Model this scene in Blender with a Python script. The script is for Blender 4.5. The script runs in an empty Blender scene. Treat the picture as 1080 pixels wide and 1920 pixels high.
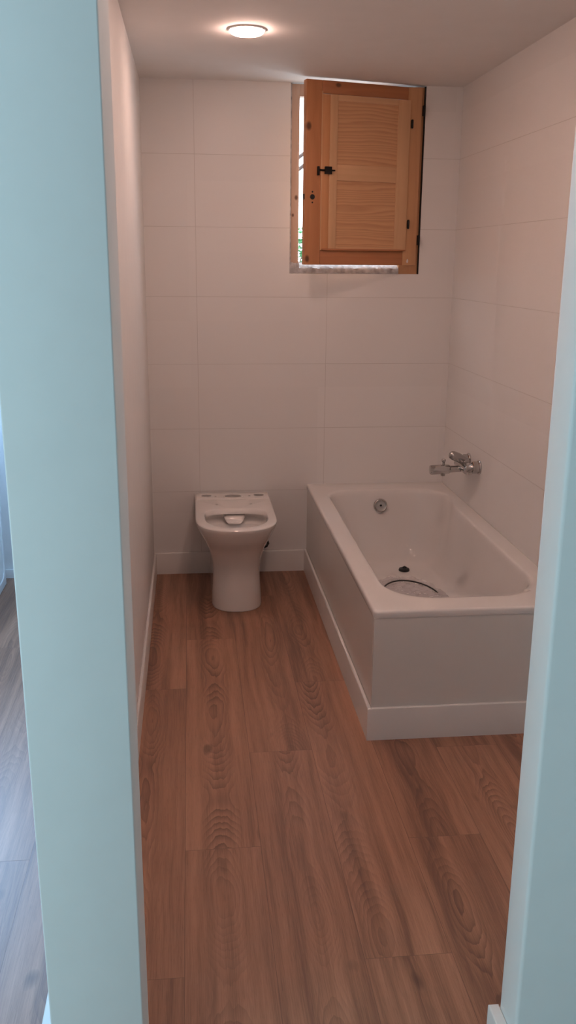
import bpy, bmesh, math, random
from mathutils import Vector, Matrix, noise as mnoise

random.seed(7)
scn = bpy.context.scene
COL = scn.collection

# ------------------------------------------------------------------ camera, world, lights, exposure
FPX, YAW, PITCH, ROLL, CAMH = 1711.04, 0.10691, 0.26910, 0.00847, 1.5444
cam_data = bpy.data.cameras.new('camera')
cam_data.sensor_fit = 'VERTICAL'
cam_data.sensor_height = 24.0
cam_data.lens = 24.0 * FPX / 1920.0
cam_data.clip_start = 0.02
cam = bpy.data.objects.new('camera', cam_data)
COL.objects.link(cam)
F = Vector((math.sin(YAW) * math.cos(PITCH), math.cos(YAW) * math.cos(PITCH), -math.sin(PITCH)))
R0 = Vector((math.cos(YAW), -math.sin(YAW), 0))
U0 = R0.cross(F)
R = R0 * math.cos(ROLL) + U0 * math.sin(ROLL)
U = -R0 * math.sin(ROLL) + U0 * math.cos(ROLL)
cam.matrix_world = Matrix(((R.x, U.x, -F.x, 0), (R.y, U.y, -F.y, 0), (R.z, U.z, -F.z, CAMH), (0, 0, 0, 1)))
scn.camera = cam

scn.view_settings.view_transform = 'Standard'
scn.view_settings.look = 'None'
scn.view_settings.gamma = 1.0
scn.view_settings.use_curve_mapping = False
scn.view_settings.exposure = 0.0

SKY = 8.0            # overcast sky seen through the window
HALL_DAY = 58.0      # watts of daylight through the hall window
ROOM_DAY = 66.0      # watts of daylight through the side room window
LAMP = 100.0         # emission of the ceiling lamp diffuser
LAMP_COL = (1.0, 0.645, 0.525)
DAY_COL = (0.54, 0.885, 1.01)

world = bpy.data.worlds.new('overcast_sky')
world.use_nodes = True
scn.world = world
wn = world.node_tree.nodes
wn['Background'].inputs[0].default_value = (0.80, 0.90, 1.0, 1)
wn['Background'].inputs[1].default_value = SKY


def area_light(name, loc, rot, sx, sy, watts, color):
    d = bpy.data.lights.new(name, 'AREA')
    d.shape = 'RECTANGLE'
    d.size, d.size_y = sx, sy
    d.energy = watts
    d.color = color
    o = bpy.data.objects.new(name, d)
    o.location = loc
    o.rotation_euler = rot
    COL.objects.link(o)
    return o


D_WIN = 4.458
area_light('daylight_hall_window', (-2.60, -0.75, 1.5), (0, math.radians(-90), 0), 1.15, 1.5, HALL_DAY, DAY_COL)
area_light('daylight_room_window', (-1.40, D_WIN, 1.55), (math.radians(-90), 0, 0), 0.88, 1.12, ROOM_DAY, (0.42, 0.74, 1.2))

# room measures
D = 4.444
XL, XR, H = -0.2022, 1.2711, 2.3169
YB, YF = 1.447, 1.362            # back and front face of the doorway wall
JL, JR = -0.105, 0.590           # doorway reveals
TX, TY, TZ = 0.5724, 2.7033, 0.457
TOP = 2.6


# ------------------------------------------------------------------ node helpers
class NT:
    def __init__(self, name):
        self.m = bpy.data.materials.new(name)
        self.m.use_nodes = True
        self.t = self.m.node_tree
        self.b = self.t.nodes['Principled BSDF']

    def n(self, typ, **kw):
        o = self.t.nodes.new(typ)
        for k, v in kw.items():
            setattr(o, k, v)
        return o

    def l(self, a, b):
        self.t.links.new(a, b)

    def val(self, sock, v):
        if isinstance(v, (int, float, tuple, list)):
            sock.default_value = v
        else:
            self.l(v, sock)

    def math(self, op, a, b=None, c=None, clamp=False):
        o = self.n('ShaderNodeMath', operation=op, use_clamp=clamp)
        self.val(o.inputs[0], a)
        if b is not None:
            self.val(o.inputs[1], b)
        if c is not None:
            self.val(o.inputs[2], c)
        return o.outputs[0]

    def sep(self, v):
        o = self.n('ShaderNodeSeparateXYZ')
        self.l(v, o.inputs[0])
        return o.outputs

    def comb(self, x, y, z):
        o = self.n('ShaderNodeCombineXYZ')
        for i, v in enumerate((x, y, z)):
            self.val(o.inputs[i], v)
        return o.outputs[0]

    def noise(self, vec, scale=1.0, detail=2.0, rough=0.5):
        o = self.n('ShaderNodeTexNoise')
        self.l(vec, o.inputs['Vector'])
        o.inputs['Scale'].default_value = scale
        o.inputs['Detail'].default_value = detail
        o.inputs['Roughness'].default_value = rough
        return o.outputs[0]

    def coord(self, which='Object'):
        return self.n('ShaderNodeTexCoord').outputs[which]

    def ramp(self, fac, stops):
        o = self.n('ShaderNodeValToRGB')
        e = o.color_ramp.elements
        while len(e) < len(stops):
            e.new(0.5)
        for i, (p, c) in enumerate(stops):
            e[i].position = p
            e[i].color = (*c, 1) if len(c) == 3 else c
        self.val(o.inputs[0], fac)
        return o.outputs[0]

    def mix(self, fac, a, b, blend='MIX'):
        o = self.n('ShaderNodeMix', data_type='RGBA', blend_type=blend)
        self.val(o.inputs[0], fac)
        for i, v in ((6, a), (7, b)):
            if isinstance(v, tuple):
                o.inputs[i].default_value = (*v, 1) if len(v) == 3 else v
            else:
                self.l(v, o.inputs[i])
        return o.outputs[2]

    def bump(self, h, strength=0.1, dist=0.01):
        o = self.n('ShaderNodeBump')
        o.inputs['Strength'].default_value = strength
        o.inputs['Distance'].default_value = dist
        self.l(h, o.inputs['Height'])
        self.l(o.outputs[0], self.b.inputs['Normal'])

    def mr(self, v, a, b, c=0.0, d=1.0):
        o = self.n('ShaderNodeMapRange')
        self.l(v, o.inputs[0])
        for i, x in enumerate((a, b, c, d)):
            o.inputs[i + 1].default_value = x
        return o.outputs[0]


def plain(name, col, rough=0.5, metal=0.0, var=0.03, scale=30.0, spec=0.5, coat=0.0, bump=0.0):
    t = NT(name)
    c = t.coord()
    nz = t.noise(c, scale, 3)
    lo = tuple(max(0, x * (1 - var)) for x in col)
    hi = tuple(min(1, x * (1 + var)) for x in col)
    t.l(t.ramp(nz, [(0.3, lo), (0.7, hi)]), t.b.inputs['Base Color'])
    t.b.inputs['Roughness'].default_value = rough
    t.b.inputs['Metallic'].default_value = metal
    t.b.inputs['Specular IOR Level'].default_value = spec
    t.b.inputs['Coat Weight'].default_value = coat
    if bump:
        t.bump(nz, bump, 0.002)
    return t.m


WHITE = (0.85, 0.835, 0.82)


def tile_mat(name, axis, off, width=0.6205):
    t = NT(name)
    s = t.sep(t.coord())
    a = s[0] if axis == 'x' else s[1]
    row = t.math('FRACT', t.math('DIVIDE', t.math('SUBTRACT', s[2], 0.1130 - 0.3155 * 3), 0.3155))
    colm = t.math('FRACT', t.math('DIVIDE', t.math('ADD', t.math('SUBTRACT', a, off), 20 * width), width))
    dr = t.math('MULTIPLY', t.math('MINIMUM', row, t.math('SUBTRACT', 1.0, row)), 0.3155)
    dc = t.math('MULTIPLY', t.math('MINIMUM', colm, t.math('SUBTRACT', 1.0, colm)), width)
    d = t.math('MINIMUM', dr, dc)
    j = t.mr(d, 0.0006, 0.0016)
    dirt = t.noise(t.coord(), 2.5, 2)
    grout = t.mix(dirt, (0.56, 0.53, 0.50), (0.80, 0.78, 0.76))
    cell = t.noise(t.comb(t.math('FLOOR', t.math('DIVIDE', a, width)), 0.0, t.math('FLOOR', t.math('DIVIDE', s[2], 0.3155))), 7.3, 0)
    base = t.ramp(cell, [(0.3, tuple(x * 0.975 for x in WHITE)), (0.7, tuple(x * 1.01 for x in WHITE))])
    t.l(t.mix(j, grout, base), t.b.inputs['Base Color'])
    t.b.inputs['Roughness'].default_value = 0.36
    t.b.inputs['Specular IOR Level'].default_value = 0.35
    wob = t.noise(t.coord(), 9.0, 2)
    h = t.math('ADD', t.math('MULTIPLY', j, 0.6), t.math('MULTIPLY', wob, 0.12))
    t.bump(h, 0.25, 0.002)
    return t.m


def floor_mat():
    t = NT('oak_laminate')
    uvn = t.n('ShaderNodeUVMap')
    uvn.uv_map = 'UVMap'
    u, v, _ = t.sep(uvn.outputs[0])
    at = t.n('ShaderNodeVertexColor')
    at.layer_name = 'plank'
    sc = t.n('ShaderNodeSeparateColor')
    t.l(at.outputs[0], sc.inputs[0])
    r1, r2, r3 = sc.outputs[0], sc.outputs[1], sc.outputs[2]
    seed = t.math('MULTIPLY', r1, 57.0)
    # plain-sawn cathedral figure: rings of a wandering pith line cut by the board
    wander = t.noise(t.comb(t.math('MULTIPLY', v, 2.2), seed, 3.0), 1.0, 2)
    fine = t.noise(t.comb(t.math('MULTIPLY', u, 45.0), t.math('MULTIPLY', v, 7.0), seed), 1.0, 2)
    cx = t.math('ADD', 0.055, t.math('MULTIPLY', r2, 0.10))
    X = t.math('ADD', t.math('SUBTRACT', u, cx), t.math('MULTIPLY', t.math('SUBTRACT', wander, 0.5), 0.06))
    X = t.math('ADD', X, t.math('MULTIPLY', t.math('SUBTRACT', fine, 0.5), 0.006))
    dd = t.noise(t.comb(t.math('MULTIPLY', v, 1.35), seed, 11.0), 1.0, 1)
    dd = t.math('ADD', t.math('MULTIPLY', t.math('SUBTRACT', dd, 0.34), 0.34), t.math('MULTIPLY', t.math('SUBTRACT', fine, 0.5), 0.010))
    rr = t.math('SQRT', t.math('ADD', t.math('MULTIPLY', X, X), t.math('MULTIPLY', dd, dd)))
    ring = t.math('FRACT', t.math('MULTIPLY', rr, 135.0))
    ringw = t.math('MULTIPLY', t.math('POWER', ring, 1.6), t.mr(ring, 1.0, 0.93))
    mask = t.noise(t.comb(t.math('MULTIPLY', u, 9.0), t.math('MULTIPLY', v, 1.6), seed), 1.0, 2)
    mask = t.mr(mask, 0.38, 0.66)
    near = t.mr(t.math('ABSOLUTE', X), 0.062, 0.018)
    fig = t.math('MULTIPLY', t.math('MULTIPLY', ringw, near), t.math('ADD', 0.25, t.math('MULTIPLY', mask, 0.75)))
    # fibres and broad bands
    fib = t.noise(t.comb(t.math('MULTIPLY', u, 420.0), t.math('MULTIPLY', v, 9.0), seed), 1.0, 3, 0.6)
    pore = t.noise(t.comb(t.math('MULTIPLY', u, 900.0), t.math('MULTIPLY', v, 28.0), seed), 1.0, 1)
    band = t.noise(t.comb(t.math('ADD', t.math('MULTIPLY', u, 32.0), t.math('MULTIPLY', wander, 1.5)), t.math('MULTIPLY', v, 1.1), seed), 1.0, 2)
    spots = t.noise(t.comb(t.math('MULTIPLY', u, 14.0), t.math('MULTIPLY', v, 5.0), t.math('ADD', seed, 5.0)), 1.0, 1)
    knot = t.mr(spots, 0.73, 0.80)
    f = t.math('ADD', t.math('MULTIPLY', t.math('ADD', t.math('MULTIPLY', t.math('SUBTRACT', band, 0.5), 1.5), 0.5), 0.55), t.math('MULTIPLY', fib, 0.42))
    f = t.math('ADD', f, t.math('MULTIPLY', t.math('SUBTRACT', r3, 0.5), 0.16))
    colr = t.ramp(f, [(0.28, (0.200, 0.096, 0.060)), (0.48, (0.345, 0.172, 0.105)), (0.72, (0.47, 0.245, 0.156))])
    colr = t.mix(t.math('MULTIPLY', fig, 0.85), colr, (0.10, 0.048, 0.033))
    colr = t.mix(t.math('MULTIPLY', t.mr(pore, 0.60, 0.72), 0.28), colr, (0.10, 0.055, 0.035))
    colr = t.mix(t.math('MULTIPLY', knot, 0.6), colr, (0.07, 0.035, 0.022))
    # joints
    eu = t.math('MINIMUM', u, t.math('SUBTRACT', 0.2055, u))
    ev = t.math('MINIMUM', v, t.math('SUBTRACT', 1.43, v))
    jn = t.mr(t.math('MINIMUM', eu, ev), 0.0002, 0.0009)
    colr = t.mix(jn, (0.15, 0.075, 0.052), colr)
    t.l(colr, t.b.inputs['Base Color'])
    t.b.inputs['Roughness'].default_value = 0.40
    t.b.inputs['Specular IOR Level'].default_value = 0.5
    h = t.math('ADD', t.math('MULTIPLY', jn, 0.8), t.math('MULTIPLY', fib, 0.15))
    t.bump(h, 0.18, 0.0015)
    return t.m


def wood_mat(name, grain, light, dark, knots=(), ring=26.0, rough=0.38, contrast=1.0):
    """varnished pine; grain = axis the fibres run along, in the part's own coordinates"""
    t = NT(name)
    c = t.coord()
    s = t.sep(c)
    al, ac = (s[2], s[0]) if grain == 'z' else (s[0], s[2])
    w = t.noise(t.comb(t.math('MULTIPLY', al, 2.2), t.math('MULTIPLY', ac, 5.0), s[1]), 1.0, 2)
    a = t.math('ADD', ac, t.math('MULTIPLY', t.math('SUBTRACT', w, 0.5), 0.055))
    sp = t.noise(t.comb(t.math('MULTIPLY', al, 0.8), t.math('MULTIPLY', ac, 20.0), 4.0), 1.0, 1)
    a = t.math('ADD', a, t.math('MULTIPLY', sp, 0.06))
    kf = None
    for kx, kz, kr in knots:
        dx = t.math('SUBTRACT', s[0], kx)
        dz = t.math('SUBTRACT', s[2], kz)
        if grain == 'z':
            dz = t.math('MULTIPLY', dz, 0.7)
        else:
            dx = t.math('MULTIPLY', dx, 0.7)
        dist = t.math('SQRT', t.math('ADD', t.math('MULTIPLY', dx, dx), t.math('MULTIPLY', dz, dz)))
        k = t.mr(dist, kr, kr * 0.45)
        kf = k if kf is None else t.math('MAXIMUM', kf, k)
        bend = t.math('MULTIPLY', t.mr(dist, kr * 4, 0.0), kr * 1.2)
        a = t.math('ADD', a, bend)
    rg = t.math('FRACT', t.math('MULTIPLY', a, ring))
    rg = t.math('MULTIPLY', t.math('POWER', rg, 1.5), t.mr(rg, 1.0, 0.8))
    fib = t.noise(t.comb(t.math('MULTIPLY', ac, 420.0), t.math('MULTIPLY', al, 12.0), s[1]), 1.0, 2)
    f = t.math('ADD', t.math('MULTIPLY', rg, 0.55 * contrast), t.math('MULTIPLY', fib, 0.45))
    colr = t.ramp(f, [(0.15, light), (0.9, dark)])
    if kf is not None:
        colr = t.mix(t.math('MULTIPLY', kf, 0.85), colr, (0.07, 0.022, 0.010))
    t.l(colr, t.b.inputs['Base Color'])
    t.b.inputs['Roughness'].default_value = rough
    t.bump(fib, 0.06, 0.001)
    return t.m


M = {}
M['paint'] = plain('white_wall_paint', WHITE, 0.6, var=0.012, scale=14, spec=0.25, bump=0.05)
M['ceiling'] = plain('white_ceiling_paint', (0.88, 0.865, 0.85), 0.8, var=0.01, scale=10, spec=0.15)
M['trim'] = plain('white_lacquered_trim', (0.83, 0.81, 0.79), 0.34, var=0.01, scale=8, spec=0.5)
M['tile_back'] = tile_mat('white_tiles_across', 'x', 0.035)
M['tile_side'] = tile_mat('white_tiles_along', 'y', D, 2.9)
M['floor'] = floor_mat()
M['hall_grey'] = plain('bounce_cut_grey', (0.24, 0.23, 0.22), 0.7, var=0.03, scale=8, spec=0.2)  # dark tone added to the unseen rear wall to cut bounced light
M['sky_block'] = plain('opaque_sky_block', (0.80, 0.84, 0.86), 0.5, var=0.02, scale=20)  # opaque sheets added behind the unseen windows to keep sky light out
M['ceramic'] = plain('vitreous_china', (0.82, 0.79, 0.765), 0.07, var=0.006, scale=5, spec=0.5, coat=0.4)
M['enamel'] = plain('white_enamel', (0.80, 0.775, 0.755), 0.07, var=0.006, scale=5, spec=0.5, coat=0.3)
M['panel'] = plain('white_satin_panel', (0.77, 0.745, 0.715), 0.25, var=0.01, scale=6, spec=0.4)
M['chrome'] = plain('chrome', (0.50, 0.49, 0.485), 0.09, 1.0, var=0.01, scale=20)
M['dull_chrome'] = plain('dull_chrome', (0.42, 0.41, 0.40), 0.24, 1.0, var=0.02, scale=20)
M['black'] = plain('black_rubber', (0.012, 0.011, 0.012), 0.45, var=0.1, scale=60)
M['iron'] = plain('black_iron', (0.014, 0.012, 0.012), 0.38, 0.6, var=0.15, scale=90)
M['plaster'] = plain('rough_plaster', (0.42, 0.41, 0.42), 0.95, var=0.35, scale=42, bump=0.9)
M['gap'] = plain('gap_shade', (0.03, 0.026, 0.024), 0.9, var=0.3, scale=50)
M['appliance'] = plain('white_appliance', (0.80, 0.81, 0.82), 0.35, var=0.01, scale=6)
M['leaf'] = plain('shrub_leaf', (0.045, 0.17, 0.06), 0.5, var=0.5, scale=25)
M['stem'] = plain('shrub_stem', (0.12, 0.08, 0.05), 0.8, var=0.2, scale=40)
M['bar'] = plain('grey_painted_bar', (0.22, 0.20, 0.21), 0.5, 0.2, var=0.1, scale=40)
M['paving'] = plain('pale_paving', (0.55, 0.54, 0.52), 0.9, var=0.12, scale=9)
M['deal_white'] = plain('white_packing', (0.78, 0.74, 0.74), 0.35, var=0.05, scale=30)
M['post_pale'] = wood_mat('pale_pine_post', 'z', (0.60, 0.45, 0.36), (0.47, 0.33, 0.25), [(0.504, 1.826, 0.010), (0.489, 1.748, 0.007)], 30, 0.5, 0.5)
ORL, ORD = (0.56, 0.245, 0.105), (0.42, 0.165, 0.062)
M['pine_stile'] = wood_mat('orange_pine_stile', 'z', ORL, ORD, [(0.013, 0.588, 0.016), (0.012, 0.026, 0.014)], 22, 0.36, 0.6)
M['pine_stile_right'] = wood_mat('orange_pine_right_stile', 'z', (0.66, 0.36, 0.18), (0.52, 0.26, 0.12), [], 20, 0.36, 0.5)
M['pine_rail_shaded'] = wood_mat('shaded_orange_pine_rail', 'x', (0.50, 0.205, 0.085), (0.38, 0.14, 0.055), [(0.152, 0.762, 0.012)], 30, 0.36, 0.7)  # darker than the stiles: the rails' own shade is in the colour
M['pine_light_z'] = wood_mat('light_pine_stile', 'z', (0.70, 0.425, 0.235), (0.58, 0.33, 0.17), [], 24, 0.36, 0.5)
M['pine_light_x'] = wood_mat('light_pine_rail', 'x', (0.70, 0.425, 0.235), (0.58, 0.33, 0.17), [], 24, 0.36, 0.5)
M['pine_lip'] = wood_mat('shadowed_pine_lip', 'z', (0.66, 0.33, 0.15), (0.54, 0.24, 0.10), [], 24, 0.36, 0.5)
M['pine_panel'] = wood_mat('figured_pine_panel', 'x', (0.70, 0.40, 0.21), (0.42, 0.19, 0.085), [], 70, 0.36, 0.9)

g = NT('window_glass')
g.b.inputs['Base Color'].default_value = (0.95, 0.97, 0.97, 1)
g.b.inputs['Transmission Weight'].default_value = 1.0
g.b.inputs['Roughness'].default_value = 0.02
g.val(g.b.inputs['Roughness'], g.mr(g.noise(g.coord(), 6.0), 0.0, 1.0, 0.01, 0.05))
M['glass'] = g.m

g = NT('clear_packing_film')
cr = g.noise(g.coord(), 11.0, 3)
g.l(g.ramp(cr, [(0.3, (0.70, 0.66, 0.67)), (0.7, (0.86, 0.83, 0.85))]), g.b.inputs['Base Color'])
g.b.inputs['Roughness'].default_value = 0.13
g.b.inputs['Alpha'].default_value = 0.45
g.bump(cr, 0.4, 0.006)
M['film'] = g.m

g = NT('lamp_diffuser')
lw = g.n('ShaderNodeLayerWeight')
nz = g.noise(g.coord(), 40.0)
g.b.inputs['Base Color'].default_value = (0.9, 0.88, 0.85, 1)
g.b.inputs['Emission Color'].default_value = (*LAMP_COL, 1)
g.l(g.mr(nz, 0.0, 1.0, LAMP * 0.98, LAMP * 1.02), g.b.inputs['Emission Strength'])
M['lamp'] = g.m


# ------------------------------------------------------------------ mesh helpers
def link(name, bm, mat, parent=None, smooth=None, kind=None):
    bmesh.ops.recalc_face_normals(bm, faces=bm.faces[:])
    me = bpy.data.meshes.new(name)
    bm.to_mesh(me)
    bm.free()
    if smooth is not None:
        me.polygons.foreach_set('use_smooth', [True] * len(me.polygons))
        me.set_sharp_from_angle(angle=math.radians(smooth))
    for m in (mat if isinstance(mat, (list, tuple)) else [mat]):
        me.materials.append(m)
    o = bpy.data.objects.new(name, me)
    COL.objects.link(o)
    if parent:
        o.parent = parent
    if kind:
        o['kind'] = kind
    return o


def empty(name, loc, rz=0.0, label=None, cat=None, group=None):
    o = bpy.data.objects.new(name, None)
    o.empty_display_size = 0.05
    o.location = loc
    o.rotation_euler = (0, 0, rz)
    COL.objects.link(o)
    tag(o, label, cat, group)
    return o


def tag(o, label, cat, group=None):
    if label:
        o['label'] = label
    if cat:
        o['category'] = cat
    if group:
        o['group'] = group
    return o


def box(bm, x0, x1, y0, y1, z0, z1, bev=0.0, seg=2, mi=0):
    r = bmesh.ops.create_cube(bm, size=1.0)
    vs = r['verts']
    for v in vs:
        v.co = Vector((x0 + (v.co.x + 0.5) * (x1 - x0), y0 + (v.co.y + 0.5) * (y1 - y0), z0 + (v.co.z + 0.5) * (z1 - z0)))
    es = list({e for v in vs for e in v.link_edges})
    fs = list({f for v in vs for f in v.link_faces})
    for f in fs:
        f.material_index = mi
    if bev:
        bmesh.ops.bevel(bm, geom=es, offset=bev, segments=seg, affect='EDGES', profile=0.5)
    return bm


def B(*a, **k):
    return box(bmesh.new(), *a, **k)


def ring_faces(bm, r0, r1):
    n = len(r0)
    for i in range(n):
        bm.faces.new((r0[i], r0[(i + 1) % n], r1[(i + 1) % n], r1[i]))


def loft(bm, rings, cap0=True, cap1=True):
    vr = [[bm.verts.new(p) for p in r] for r in rings]
    for a, b in zip(vr, vr[1:]):
        ring_faces(bm, a, b)
    if cap0:
        bm.faces.new(vr[0][::-1])
    if cap1:
        bm.faces.new(vr[-1])
    return vr


def axis_frame(d):
    d = Vector(d).normalized()
    a = Vector((0, 0, 1)) if abs(d.z) < 0.9 else Vector((1, 0, 0))
    x = a.cross(d).normalized()
    return x, d.cross(x)


def tube(bm, pts, radii, n=24, cap=True, phase=0.0):
    """lathed / swept tube through pts with a radius at each"""
    rings = []
    for i, p in enumerate(pts):
        p = Vector(p)
        if i == 0:
            d = Vector(pts[1]) - p
        elif i == len(pts) - 1:
            d = p - Vector(pts[i - 1])
        else:
            d = Vector(pts[i + 1]) - Vector(pts[i - 1])
        if d.length < 1e-9:
            d = Vector(pts[-1]) - Vector(pts[0])
        x, y = axis_frame(d)
        r = radii[i] if isinstance(radii, (list, tuple)) else radii
        rings.append([p + x * (r * math.cos(phase + 2 * math.pi * k / n)) + y * (r * math.sin(phase + 2 * math.pi * k / n)) for k in range(n)])
    return loft(bm, rings, cap, cap)


def lathe(bm, base, d, prof, n=32, phase=0.0, squash=None):
    """prof = list of (distance along d, radius)"""
    base = Vector(base)
    d = Vector(d).normalized()
    x, y = axis_frame(d)
    rings = [[base + d * t + x * (r * math.cos(phase + 2 * math.pi * k / n)) + y * (r * math.sin(phase + 2 * math.pi * k / n)) for k in range(n)] for t, r in prof]
    return loft(bm, rings)


# ------------------------------------------------------------------ setting: floor, walls, ceiling
def build_floor():
    bm = bmesh.new()
    uv = bm.loops.layers.uv.new('UVMap')
    colr = bm.loops.layers.float_color.new('plank')
    W, L = 0.2055, 1.43
    x_edge = -0.041
    # y of one end joint in each row of boards, read off the floor
    ends = {0: 2.155, -1: 3.13, 1: 2.65, 2: 1.717, 3: 2.155, -2: 2.62, -3: 2.155, 4: 1.20}
    rnd = random.Random(11)
    for k in range(-13, 11):
        x0 = x_edge + k * W
        off = ends.get(k, rnd.uniform(0, L))
        j = math.floor((-2.6 - off) / L)
        while off + j * L < 5.0:
            y0 = off + j * L
            vs = [bm.verts.new(p) for p in ((x0, y0, 0), (x0 + W, y0, 0), (x0 + W, y0 + L, 0), (x0, y0 + L, 0))]
            f = bm.faces.new(vs)
            c = (rnd.random(), rnd.random(), rnd.random(), 1)
            flip = rnd.random() < 0.5
            for lp, (a, b) in zip(f.loops, ((0, 0), (W, 0), (W, L), (0, L))):
                if flip:
                    a, b = W - a, L - b
                lp[uv].uv = (a, b)
                lp[colr] = c
            j += 1
    o = link('floor', bm, M['floor'], kind='structure')
    return o


build_floor()

bm = bmesh.new()
WX0, WX1, WZ0 = 0.474, 1.098, 1.497
TB = 0.26
box(bm, XL - 0.08, WX0, D, D + TB, -0.05, TOP)
box(bm, WX1, XR + 0.10, D, D + TB, -0.05, TOP)
box(bm, WX0, WX1, D, D + TB, -0.05, WZ0 - 0.012)
box(bm, WX0, WX1, D, D + TB, H + 0.001, TOP)
link('wall_back', bm, M['tile_back'], kind='structure')

link('wall_right', B(XR, XR + 0.10, YB, D, -0.05, TOP), M['tile_side'], kind='structure')
link('wall_left', B(XL - 0.078, XL, YB, D, -0.05, TOP), M['paint'], kind='structure')


def prism(bm, poly0, poly1, z0, z1):
    a = [(x, y, z0) for x, y in poly0]
    b = [(x, y, z1) for x, y in poly1]
    loft(bm, [a, b])


# doorway wall: the left jamb is a slightly out-of-true plastered end
bm = bmesh.new()
prism(bm, [(-0.270, YF), (-0.1085, YF), (JL, YB), (-0.285, YB)], [(-0.286, YF), (-0.1145, YF), (JL, YB), (-0.285, YB)], -0.05, TOP)
vert = [e for e in bm.edges if abs(e.verts[0].co.z - e.verts[1].co.z) > 1 and e.verts[0].co.y < YF + 0.01]
bmesh.ops.bevel(bm, geom=vert, offset=0.003, segments=3, affect='EDGES', profile=0.5)
link('wall_doorway_left', bm, M['paint'], smooth=40, kind='structure')
bm = B(JR, 1.9, YF, YB, -0.05, TOP)
vert = [e for e in bm.edges if abs(e.verts[0].co.z - e.verts[1].co.z) > 1 and e.verts[0].co.x < JR + 0.01]
bmesh.ops.bevel(bm, geom=vert, offset=0.007, segments=3, affect='EDGES', profile=0.5)
link('wall_doorway_right', bm, M['paint'], smooth=40, kind='structure')
link('wall_doorway_head', B(JL + 0.001, JR - 0.001, YF + 0.005, YB, 2.10, TOP), M['paint'], kind='structure')
link('ceiling', B(-2.7, 2.0, -2.5, D, H, H + 0.08), M['ceiling'], kind='structure')

# hall and the room behind the partition
bm = bmesh.new()
HX = -2.6
for y0, y1 in ((-2.5, -1.6), (0.1, D)):
    box(bm, HX - 0.10, HX, y0, y1, -0.05, TOP)
for y0, y1 in ((-1.6, 0.1),):
    box(bm, HX - 0.10, HX, y0, y1, -0.05, 0.85)
    box(bm, HX - 0.10, HX, y0, y1, 2.15, TOP)
link('wall_hall_left', bm, M['paint'], kind='structure')
link('wall_hall_rear', B(HX, 2.0, -2.5, -2.4, -0.05, TOP), M['hall_grey'], kind='structure')
link('wall_hall_right', B(1.9, 2.0, -2.4, YB, -0.05, TOP), M['paint'], kind='structure')
bm = bmesh.new()
box(bm, HX, -1.90, D + 0.005, D + 0.06, -0.05, TOP)
box(bm, -0.90, XL - 0.081, D + 0.005, D + 0.06, -0.05, TOP)
box(bm, -1.90, -0.90, D + 0.005, D + 0.06, -0.05, 0.92)
box(bm, -1.90, -0.90, D + 0.005, D + 0.06, 2.18, TOP)
link('wall_hall_far', bm, M['paint'], kind='structure')
bm = bmesh.new()
for x0, x1, z0, z1 in ((-1.90, -1.85, 0.92, 2.18), (-0.95, -0.90, 0.92, 2.18), (-1.85, -0.95, 0.92, 0.97), (-1.85, -0.95, 2.13, 2.18)):
    box(bm, x0, x1, D + 0.008, D + 0.05, z0, z1)
w3 = link('window_3', bm, M['trim'], kind='structure')
link('pane', B(-1.85, -0.95, D + 0.03, D + 0.045, 0.97, 2.13), M['sky_block'], w3)  # opaque sheet, added to shut out the sky
for i, (y0, y1) in enumerate(((-1.6, 0.1),)):
    bm = bmesh.new()
    x0, x1 = HX - 0.05, HX - 0.01
    t_ = 0.05
    box(bm, x0, x1, y0, y0 + t_, 0.85, 2.15)
    box(bm, x0, x1, y1 - t_, y1, 0.85, 2.15)
    box(bm, x0, x1, y0 + t_, y1 - t_, 0.85, 0.85 + t_)
    box(bm, x0, x1, y0 + t_, y1 - t_, 2.15 - t_, 2.15)
    w2 = link('window_%d' % (i + 2), bm, M['trim'], kind='structure')
    link('pane', B(x0 + 0.002, x0 + 0.012, y0 + t_, y1 - t_, 0.85 + t_, 2.15 - t_), M['sky_block'], w2)  # opaque blocker, added so that no sky light enters the hall

# skirting boards
BB = 0.012


def skirt(name, x0, x1, y0, y1, h=0.112, bev=0.005):
    bm = B(x0, x1, y0, y1, 0.0, h)
    es = [e for e in bm.edges if all(v.co.z > h - 1e-5 for v in e.verts)]
    bmesh.ops.bevel(bm, geom=es, offset=min(bev, (min(x1 - x0, y1 - y0)) * 0.45), segments=3, affect='EDGES', profile=0.5)
    return link(name, bm, M['trim'], smooth=40, kind='structure')


skirt('baseboard_left', XL, XL + BB, YB, D - BB)
skirt('baseboard_back', XL, TX - BB, D - BB, D)
skirt('baseboard_tub_side', TX - BB - 0.001, TX, TY - BB, D - BB, 0.118)
skirt('baseboard_tub_front', TX, XR, TY - BB, TY, 0.118)
skirt('baseboard_doorway', JR - 0.022, JR, YF - 0.0, YB + 0.004, 0.110, 0.004)
skirt('baseboard_partition', -0.314, -0.285, YF + 0.02, D, 0.110, 0.004)
skirt('baseboard_hall_far', HX, -0.314, D - 0.01, D + 0.005, 0.045, 0.003)

# ------------------------------------------------------------------ ceiling lamp
def ceiling_lamp(x, y, label):
    lamp = empty('ceiling_lamp', (x, y, H), 0, label, 'lamp', 'ceiling lamps')
    bm = bmesh.new()
    lathe(bm, (0, 0, 0.0), (0, 0, -1), [(0, 0.066), (0.0045, 0.066), (0.006, 0.0635), (0.006, 0.060), (0.001, 0.059)], 48)
    link('trim_ring', bm, M['trim'], lamp, 35)
    bm = bmesh.new()
    lathe(bm, (0, 0, -0.001), (0, 0, -1), [(0, 0.0595), (0.007, 0.0590), (0.012, 0.056), (0.015, 0.050), (0.0175, 0.035), (0.018, 0.015)], 48)
    link('diffuser', bm, M['lamp'], lamp, 60)


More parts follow.
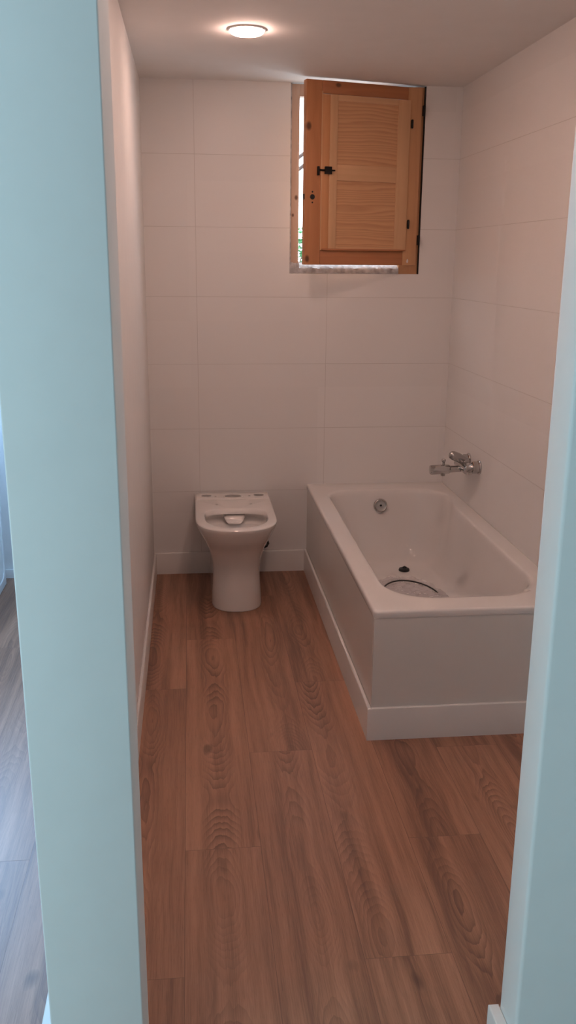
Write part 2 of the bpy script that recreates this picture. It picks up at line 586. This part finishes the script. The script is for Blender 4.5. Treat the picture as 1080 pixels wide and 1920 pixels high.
ceiling_lamp(0.2175, 3.495, 'round flush ceiling lamp glowing warm white in front of the window wall')
ceiling_lamp(0.45, 2.65, 'round flush ceiling lamp over the floor beside the near end of the bathtub')
ceiling_lamp(0.45, 1.80, 'round flush ceiling lamp just inside the doorway')

# ------------------------------------------------------------------ window: fixed frame, sill, sash with shutter
FY = D + 0.012     # front of the fixed frame
bm = B(WX0 + 0.006, 0.517, FY, FY + 0.07, 1.512, H - 0.004, 0.003)
post_l = bm
wf = empty('window_1', (0, 0, 0))
wf['kind'] = 'structure'
link('frame_post', post_l, M['post_pale'], wf, 40)
link('frame_post', B(1.000, WX1 - 0.005, FY, FY + 0.07, 1.483, H - 0.004, 0.003), M['pine_stile_right'], wf, 40)
link('frame_head', B(0.517, 1.000, FY + 0.004, FY + 0.066, H - 0.055, H - 0.004, 0.002), M['post_pale'], wf, 40)
link('frame_sill', B(0.480, 1.000, D + 0.092, D + 0.14, 1.486, 1.534, 0.002), M['post_pale'], wf, 40)


def rough_strip(name, x0, x1, z0, z1, depth0, depth1, nx, mat, parent, seed):
    """broken plaster edge: a bar with a ragged front and lower edge"""
    bm = bmesh.new()
    rings = []
    for i in range(nx + 1):
        x = x0 + (x1 - x0) * i / nx
        a = mnoise.noise((x * 38, seed, 0)) * 0.006 + mnoise.noise((x * 120, seed, 3)) * 0.003
        b = mnoise.noise((x * 45, seed + 9, 0)) * 0.006
        c = mnoise.noise((x * 60, seed + 4, 1)) * 0.005
        k = (depth1 - depth0) / 0.09
        rings.append([(x, depth0 + b * 0.5 * k, z0 + a * 0.3), (x, depth0 + (0.002 + abs(c)) * k, z0 + 0.022 + a), (x, depth0 + (0.028 + b) * k, z0 + (z1 - z0) * 0.68 + c * 0.7), (x, depth0 + (0.055 + c) * k, z1 - 0.005 + a * 0.8), (x, depth1, z1 + c * 0.3), (x, depth1, z0)])
    loft(bm, rings)
    return link(name, bm, mat, parent, 60)


rough_strip('plaster_edge', WX0 + 0.002, 1.000, 1.486, 1.535, D + 0.001, D + 0.09, 90, M['plaster'], wf, 2.0)
rough_strip('plaster_edge', WX0 + 0.001, 0.5205, 1.4865, 1.541, D + 0.0005, D + 0.022, 24, M['plaster'], wf, 5.0)
link('plaster_or_shade_strip', B(WX0, WX0 + 0.006, D + 0.004, D + 0.09, 1.535, H - 0.002), M['plaster'], wf)
link('plaster_or_shade_strip', B(WX1 - 0.005, WX1, D + 0.004, D + 0.09, 1.484, H - 0.002), M['gap'], wf)  # dark strip: shade of the gap beside the right post, put into colour

HINGE = Vector((1.078, 4.425, 0))
TIP = Vector((0.524, 4.272, 0))
ang = math.atan2(HINGE.y - TIP.y, HINGE.x - TIP.x)
Z0 = 1.526
sash = empty('casement', (TIP.x, TIP.y, Z0), ang, 'orange pine window sash with a panelled shutter standing ajar under the ceiling', 'window sash')
SH = 2.3035 - Z0
SW = 0.575
TH = 0.034


def zz(z):
    return z - Z0


link('left_stile', B(0, 0.0765, 0, TH, 0, SH, 0.004, 3), M['pine_stile'], sash, 40)
link('right_stile', B(0.501, SW - 0.003, 0.0, TH, 0, SH, 0.003), M['pine_stile_right'], sash, 40)
link('top_rail', B(0.0765, 0.501, 0.001, TH - 0.001, zz(2.250), SH, 0.002), M['pine_rail_shaded'], sash, 40)
link('bottom_rail', B(0.0765, 0.501, 0.001, TH - 0.001, 0, zz(1.595), 0.002), M['pine_rail_shaded'], sash, 40)
link('pane', B(0.0765, 0.501, 0.022, 0.026, zz(1.588), zz(2.250)), M['glass'], sash)
# shutter leaf lies on the room side of the sash
SY0, SY1 = -0.010, 0.012
sh0 = zz(1.590)
sh1 = zz(2.2475)
shutter = bpy.data.objects.new('shutter', None)
COL.objects.link(shutter)
shutter.parent = sash
link('shutter_lip', B(0.0770, 0.113, SY0 + 0.006, SY1, sh0, sh1, 0.002), M['pine_lip'], shutter, 40)
link('shutter_stile', B(0.112, 0.149, SY0, SY1, sh0, sh1, 0.0015), M['pine_light_z'], shutter, 40)
link('shutter_stile', B(0.448, 0.510, SY0, SY1, sh0, sh1, 0.003), M['pine_light_z'], shutter, 40)
link('shutter_rail', B(0.149, 0.448, SY0, SY1, zz(2.222), sh1, 0.0015), M['pine_light_x'], shutter, 40)
link('shutter_rail', B(0.149, 0.448, SY0, SY1, zz(1.892), zz(1.9595), 0.0015), M['pine_light_x'], shutter, 40)
link('shutter_rail', B(0.149, 0.448, SY0 + 0.001, SY1, sh0, zz(1.607), 0.0015), M['pine_light_x'], shutter, 40)
for a, b in ((zz(1.9595), zz(2.222)), (zz(1.607), zz(1.892))):
    link('shutter_panel', B(0.149, 0.448, SY0 + 0.005, SY1 - 0.003, a, b), M['pine_panel'], shutter)
link('bead', B(0.0735, 0.0785, -0.0035, 0.004, zz(1.59), sh1 + 0.012, 0.0015), M['pine_light_z'], sash, 40)
link('drip_lip', B(0.080, 0.509, -0.013, 0.004, zz(1.590), zz(1.5975), 0.002), M['pine_rail_shaded'], sash, 40)
# surface bolt
bm = bmesh.new()
box(bm, 0.089, 0.122, SY0 - 0.007, SY0 + 0.006, zz(1.917), zz(1.949), 0.002)
tube(bm, [(0.122, SY0 - 0.004, zz(1.933)), (0.137, SY0 - 0.004, zz(1.933))], [0.004, 0.003], 12)
bolt = link('latch_plate', bm, M['iron'], sash, 40)
bm = bmesh.new()
tube(bm, [(0.066, -0.006, zz(1.933)), (0.092, -0.008, zz(1.933))], 0.0042, 12)
link('latch_bolt', bm, M['iron'], bolt, 40)
link('latch_keeper', B(0.055, 0.064, -0.010, 0.001, zz(1.911), zz(1.949), 0.0015), M['iron'], sash, 40)
# spindle hole with its two screw holes: raised black discs, hole shade put into their colour
bm = bmesh.new()
lathe(bm, (0.0345, 0.001, zz(1.8195)), (0, -1, 0), [(0, 0.0120), (0.0024, 0.0112), (0.0026, 0.0095), (0.0016, 0.0080), (0.0014, 0.003)], 24)
ho = link('spindle_hole_shade', bm, M['black'], sash, 40)
for z in (1.841, 1.7955):
    bm = bmesh.new()
    lathe(bm, (0.0345, 0.001, zz(z)), (0, -1, 0), [(0, 0.0042), (0.0018, 0.0038), (0.0016, 0.0015)], 14)
    link('screw_hole_shade', bm, M['black'], sash, 40)
link('edge_latch', B(-0.002, 0.004, 0.008, 0.026, zz(1.808), zz(1.832), 0.001), M['iron'], sash, 40)


def hinge(u, z0, z1, y, parent):
    bm = bmesh.new()
    tube(bm, [(u, y, z0), (u, y, z0 + 0.003), (u, y, z1 - 0.003), (u, y, z1)], [0.0035, 0.0052, 0.0052, 0.0035], 14)
    box(bm, u - 0.004, u + 0.004, y, y + 0.010, z0 + 0.002, z1 - 0.002)
    return link('hinge', bm, M['iron'], parent, 40)


hinge(0.5225, zz(2.130), zz(2.168), -0.006, sash)
hinge(0.5225, zz(1.691), zz(1.732), -0.006, sash)
hinge(0.5815, zz(2.185), zz(2.233), -0.005, sash)
hinge(0.5815, zz(1.618), zz(1.665), -0.005, sash)
# smears of filler left on the right stile
for u, z, w, h in ((0.505, 2.212, 0.018, 0.030), (0.528, 1.545, 0.012, 0.024)):
    bm = bmesh.new()
    pts = [(u + w * 0.5 * math.cos(a) * (0.75 + 0.35 * mnoise.noise((a, z * 9, 0))), -0.0006, zz(z) + h * 0.5 * math.sin(a) * (0.8 + 0.4 * mnoise.noise((a * 2, z * 5, 2)))) for a in [i * math.pi / 10 for i in range(20)]]
    pts2 = [(p[0], 0.001, p[2]) for p in pts]
    loft(bm, [pts, pts2])
    link('filler_smear', bm, M['deal_white'], sash, 40)

# ------------------------------------------------------------------ outside the window
link('ground_outside', B(-1.5, 4.0, D + TB + 0.001, 12.0, 1.20, 1.30), M['paving'], kind='structure')
SX, SYY = 0.66, 6.05
shr = empty('garden_shrub', (SX, SYY, 1.30), 0, 'leafy green shrub outside, showing low in the gap left of the open sash', 'shrub')
bm = bmesh.new()
for k in range(9):
    a = k * 2.4
    tube(bm, [(0, 0, 0), (0.05 * math.cos(a), 0.05 * math.sin(a), 0.16), (0.17 * math.cos(a), 0.17 * math.sin(a), 0.34)], [0.009, 0.006, 0.003], 6)
link('stems', bm, M['stem'], shr, 50)
bm = bmesh.new()
rl = random.Random(3)
for k in range(900):
    th, ph = rl.uniform(0, 2 * math.pi), math.acos(rl.uniform(-1, 1))
    rr = 0.27 * rl.uniform(0.55, 1.0)
    c = Vector((rr * math.sin(ph) * math.cos(th), rr * math.sin(ph) * math.sin(th), 0.235 + 0.85 * rr * math.cos(ph)))
    d = Vector((rl.gauss(0, 1), rl.gauss(0, 1), rl.gauss(0, 1))).normalized()
    x, y = axis_frame(d)
    s = rl.uniform(0.018, 0.032)
    vs = [bm.verts.new(c + x * (s * a) + y * (s * b) + d * (s * e)) for a, b, e in ((-1, 0, 0), (0, -0.45, 0.15), (1, 0, -0.1), (0, 0.45, 0.15))]
    bm.faces.new((vs[0], vs[1], vs[2]))
    bm.faces.new((vs[0], vs[2], vs[3]))
link('foliage', bm, M['leaf'], shr)
gr = empty('window_grille', (0.52, 4.66, 0), 0, 'thin grey sloping bars outside, seen through the gap left of the sash', 'grille')
for z in (2.02, 1.965):
    bm = bmesh.new()
    tube(bm, [(-0.045, 0, z - 0.045), (0.10, 0, z + 0.065), (0.25, 0, z + 0.14), (0.40, 0, z + 0.165), (0.577, 0, z + 0.17)], 0.009, 12)
    link('sloping_bar', bm, M['bar'], gr, 50)
for x in (0.30, 0.44):
    bm = bmesh.new()
    tube(bm, [(x, 0, 1.484), (x, 0, 2.318)], 0.006, 10)
    link('upright_bar', bm, M['bar'], gr, 50)


# ------------------------------------------------------------------ toilet
CX = 0.192
TOPZ = 0.420


def d_section(w, yf, yb, z, curve=1.15, ex=2.3, nb=14, ns=12, nf=40, rb=0.0):
    yc = yf + w * curve
    pts = []
    for i in range(nb):
        pts.append((CX + w - 2 * w * i / nb, yb, z))
    for i in range(ns):
        pts.append((CX - w, yb + (yc - yb) * i / ns, z))
    for i in range(nf):
        a = math.pi * i / nf
        cx, sy = -math.cos(a), math.sin(a)
        px = w * math.copysign(abs(cx) ** (2 / ex), cx)
        py = (yc - yf) * abs(sy) ** (2 / ex)
        pts.append((CX + px, yc - py, z))
    for i in range(ns):
        pts.append((CX + w, yc + (yb - yc) * i / ns, z))
    return pts


def smoothstep_list(keys, z):
    for (z0, *a), (z1, *b) in zip(keys, keys[1:]):
        if z <= z1:
            t = (z - z0) / (z1 - z0)
            t = t * t * (3 - 2 * t) if False else t
            return [p + (q - p) * t for p, q in zip(a, b)]
    return list(keys[-1][1:])


def catmull(keys, z):
    ks = keys
    for i in range(len(ks) - 1):
        if z <= ks[i + 1][0] or i == len(ks) - 2:
            p0 = ks[max(i - 1, 0)]
            p1, p2 = ks[i], ks[i + 1]
            p3 = ks[min(i + 2, len(ks) - 1)]
            h = p2[0] - p1[0]
            t = max(0, min(1, (z - p1[0]) / h))
            out = []
            for c in range(1, len(p1)):
                m1 = (p2[c] - p0[c]) / max(p2[0] - p0[0], 1e-6) * h
                m2 = (p3[c] - p1[c]) / max(p3[0] - p1[0], 1e-6) * h
                out.append((2 * t**3 - 3 * t**2 + 1) * p1[c] + (t**3 - 2 * t**2 + t) * m1 + (-2 * t**3 + 3 * t**2) * p2[c] + (t**3 - t**2) * m2)
            return out


# z, half width, front y
BODY = [(0.000, 0.1165, 3.880), (0.06, 0.1135, 3.889), (0.13, 0.1095, 3.897), (0.18, 0.1095, 3.897), (0.235, 0.117, 3.882), (0.29, 0.134, 3.852), (0.34, 0.157, 3.812), (0.38, 0.175, 3.785), (0.405, 0.1835, 3.772), (0.420, 0.1845, 3.770)]
YBK = 4.430


def build_toilet():
    root = empty('toilet', (0, 0, 0), 0, 'white ceramic floor toilet without seat or cistern standing against the tiled back wall', 'toilet')
    bm = bmesh.new()
    rings = []
    rings.append(d_section(0.1145, 3.8825, YBK, 0.0))
    for i in range(1, 45):
        z = 0.004 + (TOPZ - 0.010 - 0.004) * (i - 1) / 43
        w, yf = catmull(BODY, z)
        rings.append(d_section(w, yf, YBK, z, 1.15 + 0.10 * (z / TOPZ), 2.3 + 0.25 * (z / TOPZ) ** 3))
    for dz, ins in ((0.0055, 0.0012), (0.0022, 0.0040), (0.0, 0.0095)):
        w, yf = BODY[-1][1:]
        rings.append(d_section(w - ins, yf + ins, YBK - 0.002, TOPZ - dz, 1.25, 2.55))
    vr = [[bm.verts.new(p) for p in r] for r in rings]
    for a, b in zip(vr, vr[1:]):
        ring_faces(bm, a, b)
    bm.faces.new(vr[0][::-1])
    # bowl opening and bowl
    n = 72

    def oval(hw, y0, y1, z, ex_f=2.5, ex_b=3.4):
        ym = y0 + (y1 - y0) * 0.62
        pts = []
        for i in range(n):
            a = 2 * math.pi * i / n
            c, s = math.cos(a), math.sin(a)
            ex = ex_f if s < 0 else ex_b
            ly_ = (ym - y0) if s < 0 else (y1 - ym)
            pts.append((CX + 0.001 + hw * math.copysign(abs(c) ** (2 / ex), c), ym + ly_ * math.copysign(abs(s) ** (2 / ex), s), z))
        return pts

    prof = [(0.1475, 3.812, 4.146, TOPZ), (0.1445, 3.815, 4.140, TOPZ - 0.0018), (0.1425, 3.818, 4.134, TOPZ - 0.006),
            (0.1415, 3.820, 4.130, TOPZ - 0.012), (0.1405, 3.822, 4.126, TOPZ - 0.020), (0.1405, 3.824, 4.126, TOPZ - 0.025),
            (0.1440, 3.823, 4.158, TOPZ - 0.028), (0.1440, 3.824, 4.162, TOPZ - 0.050), (0.1400, 3.828, 4.150, TOPZ - 0.060), (0.1330, 3.842, 4.125, TOPZ - 0.072), (0.1180, 3.866, 4.110, TOPZ - 0.110),
            (0.0950, 3.910, 4.100, TOPZ - 0.155), (0.0650, 3.965, 4.085, TOPZ - 0.190), (0.0400, 3.995, 4.075, TOPZ - 0.205), (0.0250, 4.01, 4.06, TOPZ - 0.245)]
    br = [[bm.verts.new(p) for p in oval(*a)] for a in prof]
    for a, b in zip(br, br[1:]):
        ring_faces(bm, a, b)
    bm.faces.new(br[-1])
    bm.verts.ensure_lookup_table()

    def loop_edges(r):
        return [bm.edges.get((r[i], r[(i + 1) % len(r)])) for i in range(len(r))]
    bmesh.ops.triangle_fill(bm, use_beauty=True, use_dissolve=False, edges=loop_edges(vr[-1]) + loop_edges(br[0]))
    body = link('pan', bm, M['ceramic'], root, 32)

    pad = link('cistern_platform', B(CX - 0.178, CX + 0.178, 4.297, YBK - 0.002, TOPZ - 0.004, TOPZ + 0.0045, 0.004, 3), M['ceramic'], root, 40)
    # holes: cut with temporary solids that are then deleted
    cb = bmesh.new()
    for x, y, rx, ry in ((0.064, 4.366, 0.0245, 0.0215), (0.322, 4.366, 0.0245, 0.0215), (0.194, 4.352, 0.041, 0.030), (0.1075, 4.347, 0.0065, 0.006), (0.275, 4.353, 0.0065, 0.006), (0.110, 4.213, 0.0075, 0.007), (0.274, 4.213, 0.0075, 0.007)):
        rings = [[(x + rx * math.cos(2 * math.pi * k / 32), y + ry * math.sin(2 * math.pi * k / 32), z) for k in range(32)] for z in (TOPZ - 0.11, TOPZ + 0.05)]
        loft(cb, rings)
    cut = link('cutter', cb, M['black'])
    for o in (body, pad):
        md = o.modifiers.new('holes', 'BOOLEAN')
        md.operation = 'DIFFERENCE'
        md.solver = 'EXACT'
        md.object = cut
    bpy.context.view_layer.update()
    dg = bpy.context.evaluated_depsgraph_get()
    new = []
    for o in (body, pad):
        me = bpy.data.meshes.new_from_object(o.evaluated_get(dg))
        new.append(me)
    for o, me in zip((body, pad), new):
        o.modifiers.clear()
        o.data = me
        me.polygons.foreach_set('use_smooth', [True] * len(me.polygons))
        me.set_sharp_from_angle(angle=math.radians(30))
        me.materials.clear()
        me.materials.append(M['ceramic'])
    bpy.data.objects.remove(cut)

    # flush spreader under the back of the rim
    bm = bmesh.new()
    rings = []
    for t in range(9):
        f = t / 8
        y = 4.160 - 0.052 * math.sin(f * math.pi * 0.5)
        z = TOPZ - 0.036 - 0.026 * (1 - math.cos(f * math.pi * 0.5))
        w = 0.052 - 0.020 * f * f
        th = 0.010 - 0.004 * f
        pts = []
        for k in range(20):
            a = 2 * math.pi * k / 20
            pts.append((CX - 0.002 + w * math.copysign(abs(math.cos(a)) ** 0.6, math.cos(a)), y + th * 0.5 * math.sin(a), z + th * math.sin(a)))
        rings.append(pts)
    loft(bm, rings)
    link('flush_spreader', bm, M['ceramic'], root, 50)
    # raised lip in front of the inlet hole
    bm = bmesh.new()
    pts = [(0.194 + 0.052 * math.cos(a), 4.352 + 0.040 * math.sin(a), TOPZ + 0.004) for a in [math.pi * (1.12 + 0.76 * i / 16) for i in range(17)]]
    tube(bm, pts, [0.0015] + [0.004] * 15 + [0.0015], 10)
    link('inlet_lip', bm, M['ceramic'], root, 60)


build_toilet()
bm = bmesh.new()
tube(bm, [(0.338, 4.443, 0.205), (0.350, 4.39, 0.200), (0.364, 4.355, 0.192), (0.367, 4.345, 0.178), (0.360, 4.340, 0.166), (0.348, 4.342, 0.159), (0.335, 4.36, 0.156)], [0.006, 0.006, 0.0055, 0.007, 0.006, 0.005, 0.004], 12)
tag(link('water_hose', bm, M['black'], None, 60), 'short black hose loop poking out behind the right side of the toilet', 'hose')


# ------------------------------------------------------------------ bathtub
def rrect(x0, x1, y0, y1, r, z, n=12):
    """rounded rectangle, r = (front left, front right, back right, back left)"""
    if not isinstance(r, tuple):
        r = (r,) * 4
    pts = []
    cs = ((x0 + r[0], y0 + r[0], r[0], 180), (x1 - r[1], y0 + r[1], r[1], 270), (x1 - r[2], y1 - r[2], r[2], 0), (x0 + r[3], y1 - r[3], r[3], 90))
    for cx, cy, rad, a0 in cs:
        for i in range(n + 1):
            a = math.radians(a0 + 90 * i / n)
            pts.append(Vector((cx + rad * math.cos(a), cy + rad * math.sin(a), z)))
    # extra points along the long sides so that they can be shaped
    out = []
    m = len(pts)
    for i in range(m):
        p, q = pts[i], pts[(i + 1) % m]
        out.append(p)
        if (i + 1) % (n + 1) == 0:
            for k in range(1, 16):
                out.append(p.lerp(q, k / 16))
    return out


def build_tub():
    root = empty('bathtub', (0, 0, 0), 0, 'white enamelled bathtub built in along the right wall', 'bathtub')
    bm = bmesh.new()
    ox0, ox1, oy0, oy1 = TX - 0.002, XR - 0.001, TY - 0.003, D - 0.001
    rings = [rrect(ox0 + 0.010, ox1, oy0 + 0.010, oy1, (0.012, 0.004, 0.004, 0.004), TZ - 0.026),
             rrect(ox0 + 0.001, ox1, oy0 + 0.001, oy1, (0.020, 0.004, 0.004, 0.004), TZ - 0.025),
             rrect(ox0, ox1, oy0, oy1, (0.022, 0.004, 0.004, 0.004), TZ - 0.021),
             rrect(ox0, ox1, oy0, oy1, (0.022, 0.004, 0.004, 0.004), TZ - 0.008),
             rrect(ox0 + 0.002, ox1, oy0 + 0.002, oy1, (0.022, 0.004, 0.004, 0.004), TZ - 0.003),
             rrect(ox0 + 0.007, ox1 - 0.003, oy0 + 0.007, oy1 - 0.003, (0.022, 0.006, 0.006, 0.006), TZ - 0.0005),
             rrect(ox0 + 0.012, ox1 - 0.006, oy0 + 0.012, oy1 - 0.006, (0.020, 0.006, 0.006, 0.006), TZ)]
    A = rrect(0.645, 1.222, 2.812, 4.305, (0.17, 0.19, 0.14, 0.13), 0)
    Bf = rrect(0.745, 1.125, 3.10, 4.175, (0.15, 0.15, 0.12, 0.12), 0)
    for f, z in ((-0.13, TZ), (-0.07, TZ - 0.0003), (-0.025, TZ - 0.001), (0.02, TZ - 0.003), (0.06, TZ - 0.009), (0.095, TZ - 0.020), (0.125, TZ - 0.036), (0.17, TZ - 0.065),
                 (0.26, TZ - 0.120), (0.36, TZ - 0.18), (0.47, TZ - 0.235), (0.59, TZ - 0.280), (0.72, TZ - 0.312), (0.86, TZ - 0.331), (1.0, TZ - 0.338)):
        rg = []
        for p, q in zip(A, Bf):
            v = p.lerp(q, f)
            v.z = z
            # arm-rest swelling along the wall side
            if p.x > 1.15 and f < 0.6:
                s = max(0.0, min(1.0, (4.10 - p.y) / 0.14))
                s = s * s * (3 - 2 * s)
                v.x -= 0.024 * s * (1 - max(0.0, f) / 0.6)
            rg.append(v)
        rings.append(rg)
    cen = Vector((0.935, 3.72, TZ - 0.343))
    for f, z in ((0.35, TZ - 0.341), (0.7, TZ - 0.3425), (0.95, TZ - 0.343)):
        rings.append([Vector((*(q.lerp(cen, f).xy), z)) for q in Bf])
    loft(bm, rings, cap0=False, cap1=True)
    link('shell', bm, M['enamel'], root, 50)
    # overflow rosette on the sloping back
    p = Vector((0.917, 4.273, 0.383))
    d = Vector((0, -0.94, 0.25)).normalized()
    bm = bmesh.new()
    lathe(bm, p - d * 0.010, d, [(0, 0.033), (0.012, 0.034), (0.017, 0.032), (0.019, 0.028), (0.0175, 0.025), (0.0185, 0.012), (0.0195, 0.004)], 40)
    ov = link('overflow', bm, M['dull_chrome'], root, 35)
    bm = bmesh.new()
    lathe(bm, p + d * 0.0085, d, [(0, 0.0055), (0.002, 0.005), (0.002, 0.002)], 16)
    link('screw', bm, M['iron'], ov, 40)


build_tub()
# black drain fitting standing in the bottom of the tub
dz = TZ - 0.343
dr = empty('drain_plug', (0.997, 4.058, dz), 0, 'black drain plug in the bottom of the bathtub', 'plug')
bm = bmesh.new()
lathe(bm, (0, 0, 0), (0, 0, 1), [(0, 0.025), (0.006, 0.0265), (0.013, 0.024), (0.015, 0.017)], 32)
link('flange', bm, M['black'], dr, 40)
bm = bmesh.new()
tube(bm, [(-0.009, 0, 0.010), (-0.007, 0, 0.018), (0.001, 0, 0.022), (0.009, 0.002, 0.018), (0.011, 0, 0.010)], 0.004, 10)
link('grip', bm, M['black'], dr, 60)

# wrapped oval lid lying in the tub
wl = empty('wrapped_parcel', (0.935, 3.63, dz), 0, 'crumpled clear plastic wrapping with a dark curved edge lying in the bathtub', 'plastic wrapping')


def oval_ring(rx, ry, z, n=64):
    return [(rx * math.cos(2 * math.pi * k / n), ry * math.sin(2 * math.pi * k / n), z) for k in range(n)]


bm = bmesh.new()
loft(bm, [oval_ring(0.118, 0.205, 0.003), oval_ring(0.122, 0.210, 0.010), oval_ring(0.119, 0.206, 0.017), oval_ring(0.10, 0.185, 0.021)])
link('lid', bm, M['deal_white'], wl, 50)
bm = bmesh.new()
pts = oval_ring(0.126, 0.214, 0.030)[2:31]
tube(bm, pts, [0.0006] + [0.0035] * 27 + [0.0006], 10)
link('dark_edge', bm, M['black'], wl, 60)
bm = bmesh.new()
nx, ny = 60, 72
grid = []
for i in range(nx + 1):
    rowv = []
    for j in range(ny + 1):
        a, b = i / nx * 2 - 1, j / ny * 2 - 1
        # square to disc, then a ragged outline
        x = a * math.sqrt(1 - b * b / 2)
        y = b * math.sqrt(1 - a * a / 2)
        e = math.hypot(x, y)
        rag = 1 + 0.10 * mnoise.noise((x * 2.2, y * 2.2, 4.0))
        px, py = 0.178 * x * rag, 0.335 * y * rag
        under = max(0.0, 1 - (px / 0.135) ** 2 - (py / 0.22) ** 2)
        h = 0.006 + 0.020 * min(1.0, under * 4) ** 0.5 if under > 0 else 0.006
        fold = abs(mnoise.noise((px * 22, py * 22, 1.7))) * 0.030 + abs(mnoise.noise((px * 55, py * 55, 8.1))) * 0.012
        h += fold * (0.45 if under > 0.05 else 0.9) * (0.6 + 0.8 * (1 - e))
        rowv.append(bm.verts.new((px, py, h)))
    grid.append(rowv)
for i in range(nx):
    for j in range(ny):
        bm.faces.new((grid[i][j], grid[i + 1][j], grid[i + 1][j + 1], grid[i][j + 1]))
link('film', bm, M['film'], wl, 45)

# boards boxing in the bath
tag(link('boxing_board', B(TX + 0.001, XR - 0.001, TY, TY + 0.010, 0.0, TZ - 0.026, 0.0008), M['panel']), 'white flat board across the near end of the bathtub', 'bath panel')
tag(link('boxing_board', B(TX + 0.001, TX + 0.011, TY + 0.0135, D - 0.001, 0.0, TZ - 0.026, 0.0008), M['panel']), 'white flat board along the long side of the bathtub facing the toilet', 'bath panel')


# ------------------------------------------------------------------ bath mixer tap
def build_tap():
    y0, z0 = 3.940, 0.650
    root = empty('bath_mixer_tap', (XR, y0, z0), 0, 'chrome bath mixer tap with short spout on the right wall above the tub', 'tap')
    bx = -0.048
    # unions with hexagonal nuts and rosettes
    for s in (-1, 1):
        yy = s * 0.080
        bm = bmesh.new()
        lathe(bm, (0, yy, 0.012), (-1, 0, 0), [(0, 0.031), (0.004, 0.032), (0.008, 0.029)], 32)
        lathe(bm, (-0.006, yy, 0.012), (-1, 0, 0), [(0, 0.026), (0.002, 0.0275), (0.026, 0.0275), (0.029, 0.025)], 6, math.pi / 6)
        un = link('union_nut', bm, M['chrome'], root, 25)
        bm = bmesh.new()
        tube(bm, [(-0.030, yy, 0.012), (-0.045, yy * 0.98, 0.008), (bx, yy * 0.9, 0.0)], [0.017, 0.016, 0.017], 24)
        link('inlet_pipe', bm, M['dull_chrome'], un, 50)
    bm = bmesh.new()
    lathe(bm, (bx, -0.083, 0), (0, 1, 0), [(0, 0.018), (0.003, 0.0235), (0.012, 0.025), (0.055, 0.0255), (0.083, 0.0285), (0.111, 0.0255), (0.154, 0.025), (0.163, 0.0235), (0.166, 0.018)], 40)
    link('body', bm, M['chrome'], root, 40)
    # spout: slim neck then thicker nose
    bm = bmesh.new()
    lathe(bm, (bx - 0.010, 0, -0.010), (-1, 0, -0.03), [(0, 0.0160), (0.030, 0.0155), (0.052, 0.0160), (0.058, 0.0205), (0.064, 0.0215), (0.138, 0.0220), (0.145, 0.0205), (0.146, 0.015)], 36)
    sp = link('spout', bm, M['chrome'], root, 35)
    bm = bmesh.new()
    lathe(bm, (bx - 0.095, 0, 0.006), (0, 0, 1), [(0, 0.0055), (0.014, 0.0055), (0.017, 0.0085), (0.026, 0.0095), (0.029, 0.0075)], 20)
    link('diverter_knob', bm, M['chrome'], sp, 40)
    bm = bmesh.new()
    lathe(bm, (bx - 0.095, 0, -0.030), (0, 0, -1), [(0, 0.011), (0.004, 0.0105), (0.012, 0.0095), (0.013, 0.006)], 20)
    link('hose_outlet', bm, M['dull_chrome'], sp, 40)
    # lever on top
    bm = bmesh.new()
    lathe(bm, (bx, 0, 0.012), (0, 0, 1), [(0, 0.024), (0.018, 0.0235), (0.024, 0.020), (0.026, 0.012)], 32)
    cartridge = link('cartridge_cap', bm, M['chrome'], root, 40)
    bm = bmesh.new()
    tube(bm, [(bx + 0.012, 0, 0.022), (bx - 0.012, -0.004, 0.033), (bx - 0.034, -0.006, 0.044), (bx - 0.056, -0.008, 0.053), (bx - 0.068, -0.008, 0.057), (bx - 0.072, -0.008, 0.058)], [0.017, 0.0205, 0.021, 0.020, 0.016, 0.009], 28)
    link('lever', bm, M['dull_chrome'], root, 60)


build_tap()

# ------------------------------------------------------------------ white cabinet in the room beyond the partition
cab = empty('white_cabinet', (-0.92, 3.75, 0), 0, 'white cabinet side at the left picture edge beyond the partition', 'cabinet')
link('carcass', B(-0.6, 0, 0, 0.60, 0.0, 0.85, 0.006, 3), M['appliance'], cab, 40)
bm = bmesh.new()
a = rrect(0.05, 0.55, 0.05, 0.80, 0.05, 0)
for dx, ins in ((0, 0),):
    pts = [(0.001, p.x, p.y) for p in a]
    tube(bm, pts + [pts[0]], 0.004, 8)
link('pressed_bead', bm, M['appliance'], cab, 60)
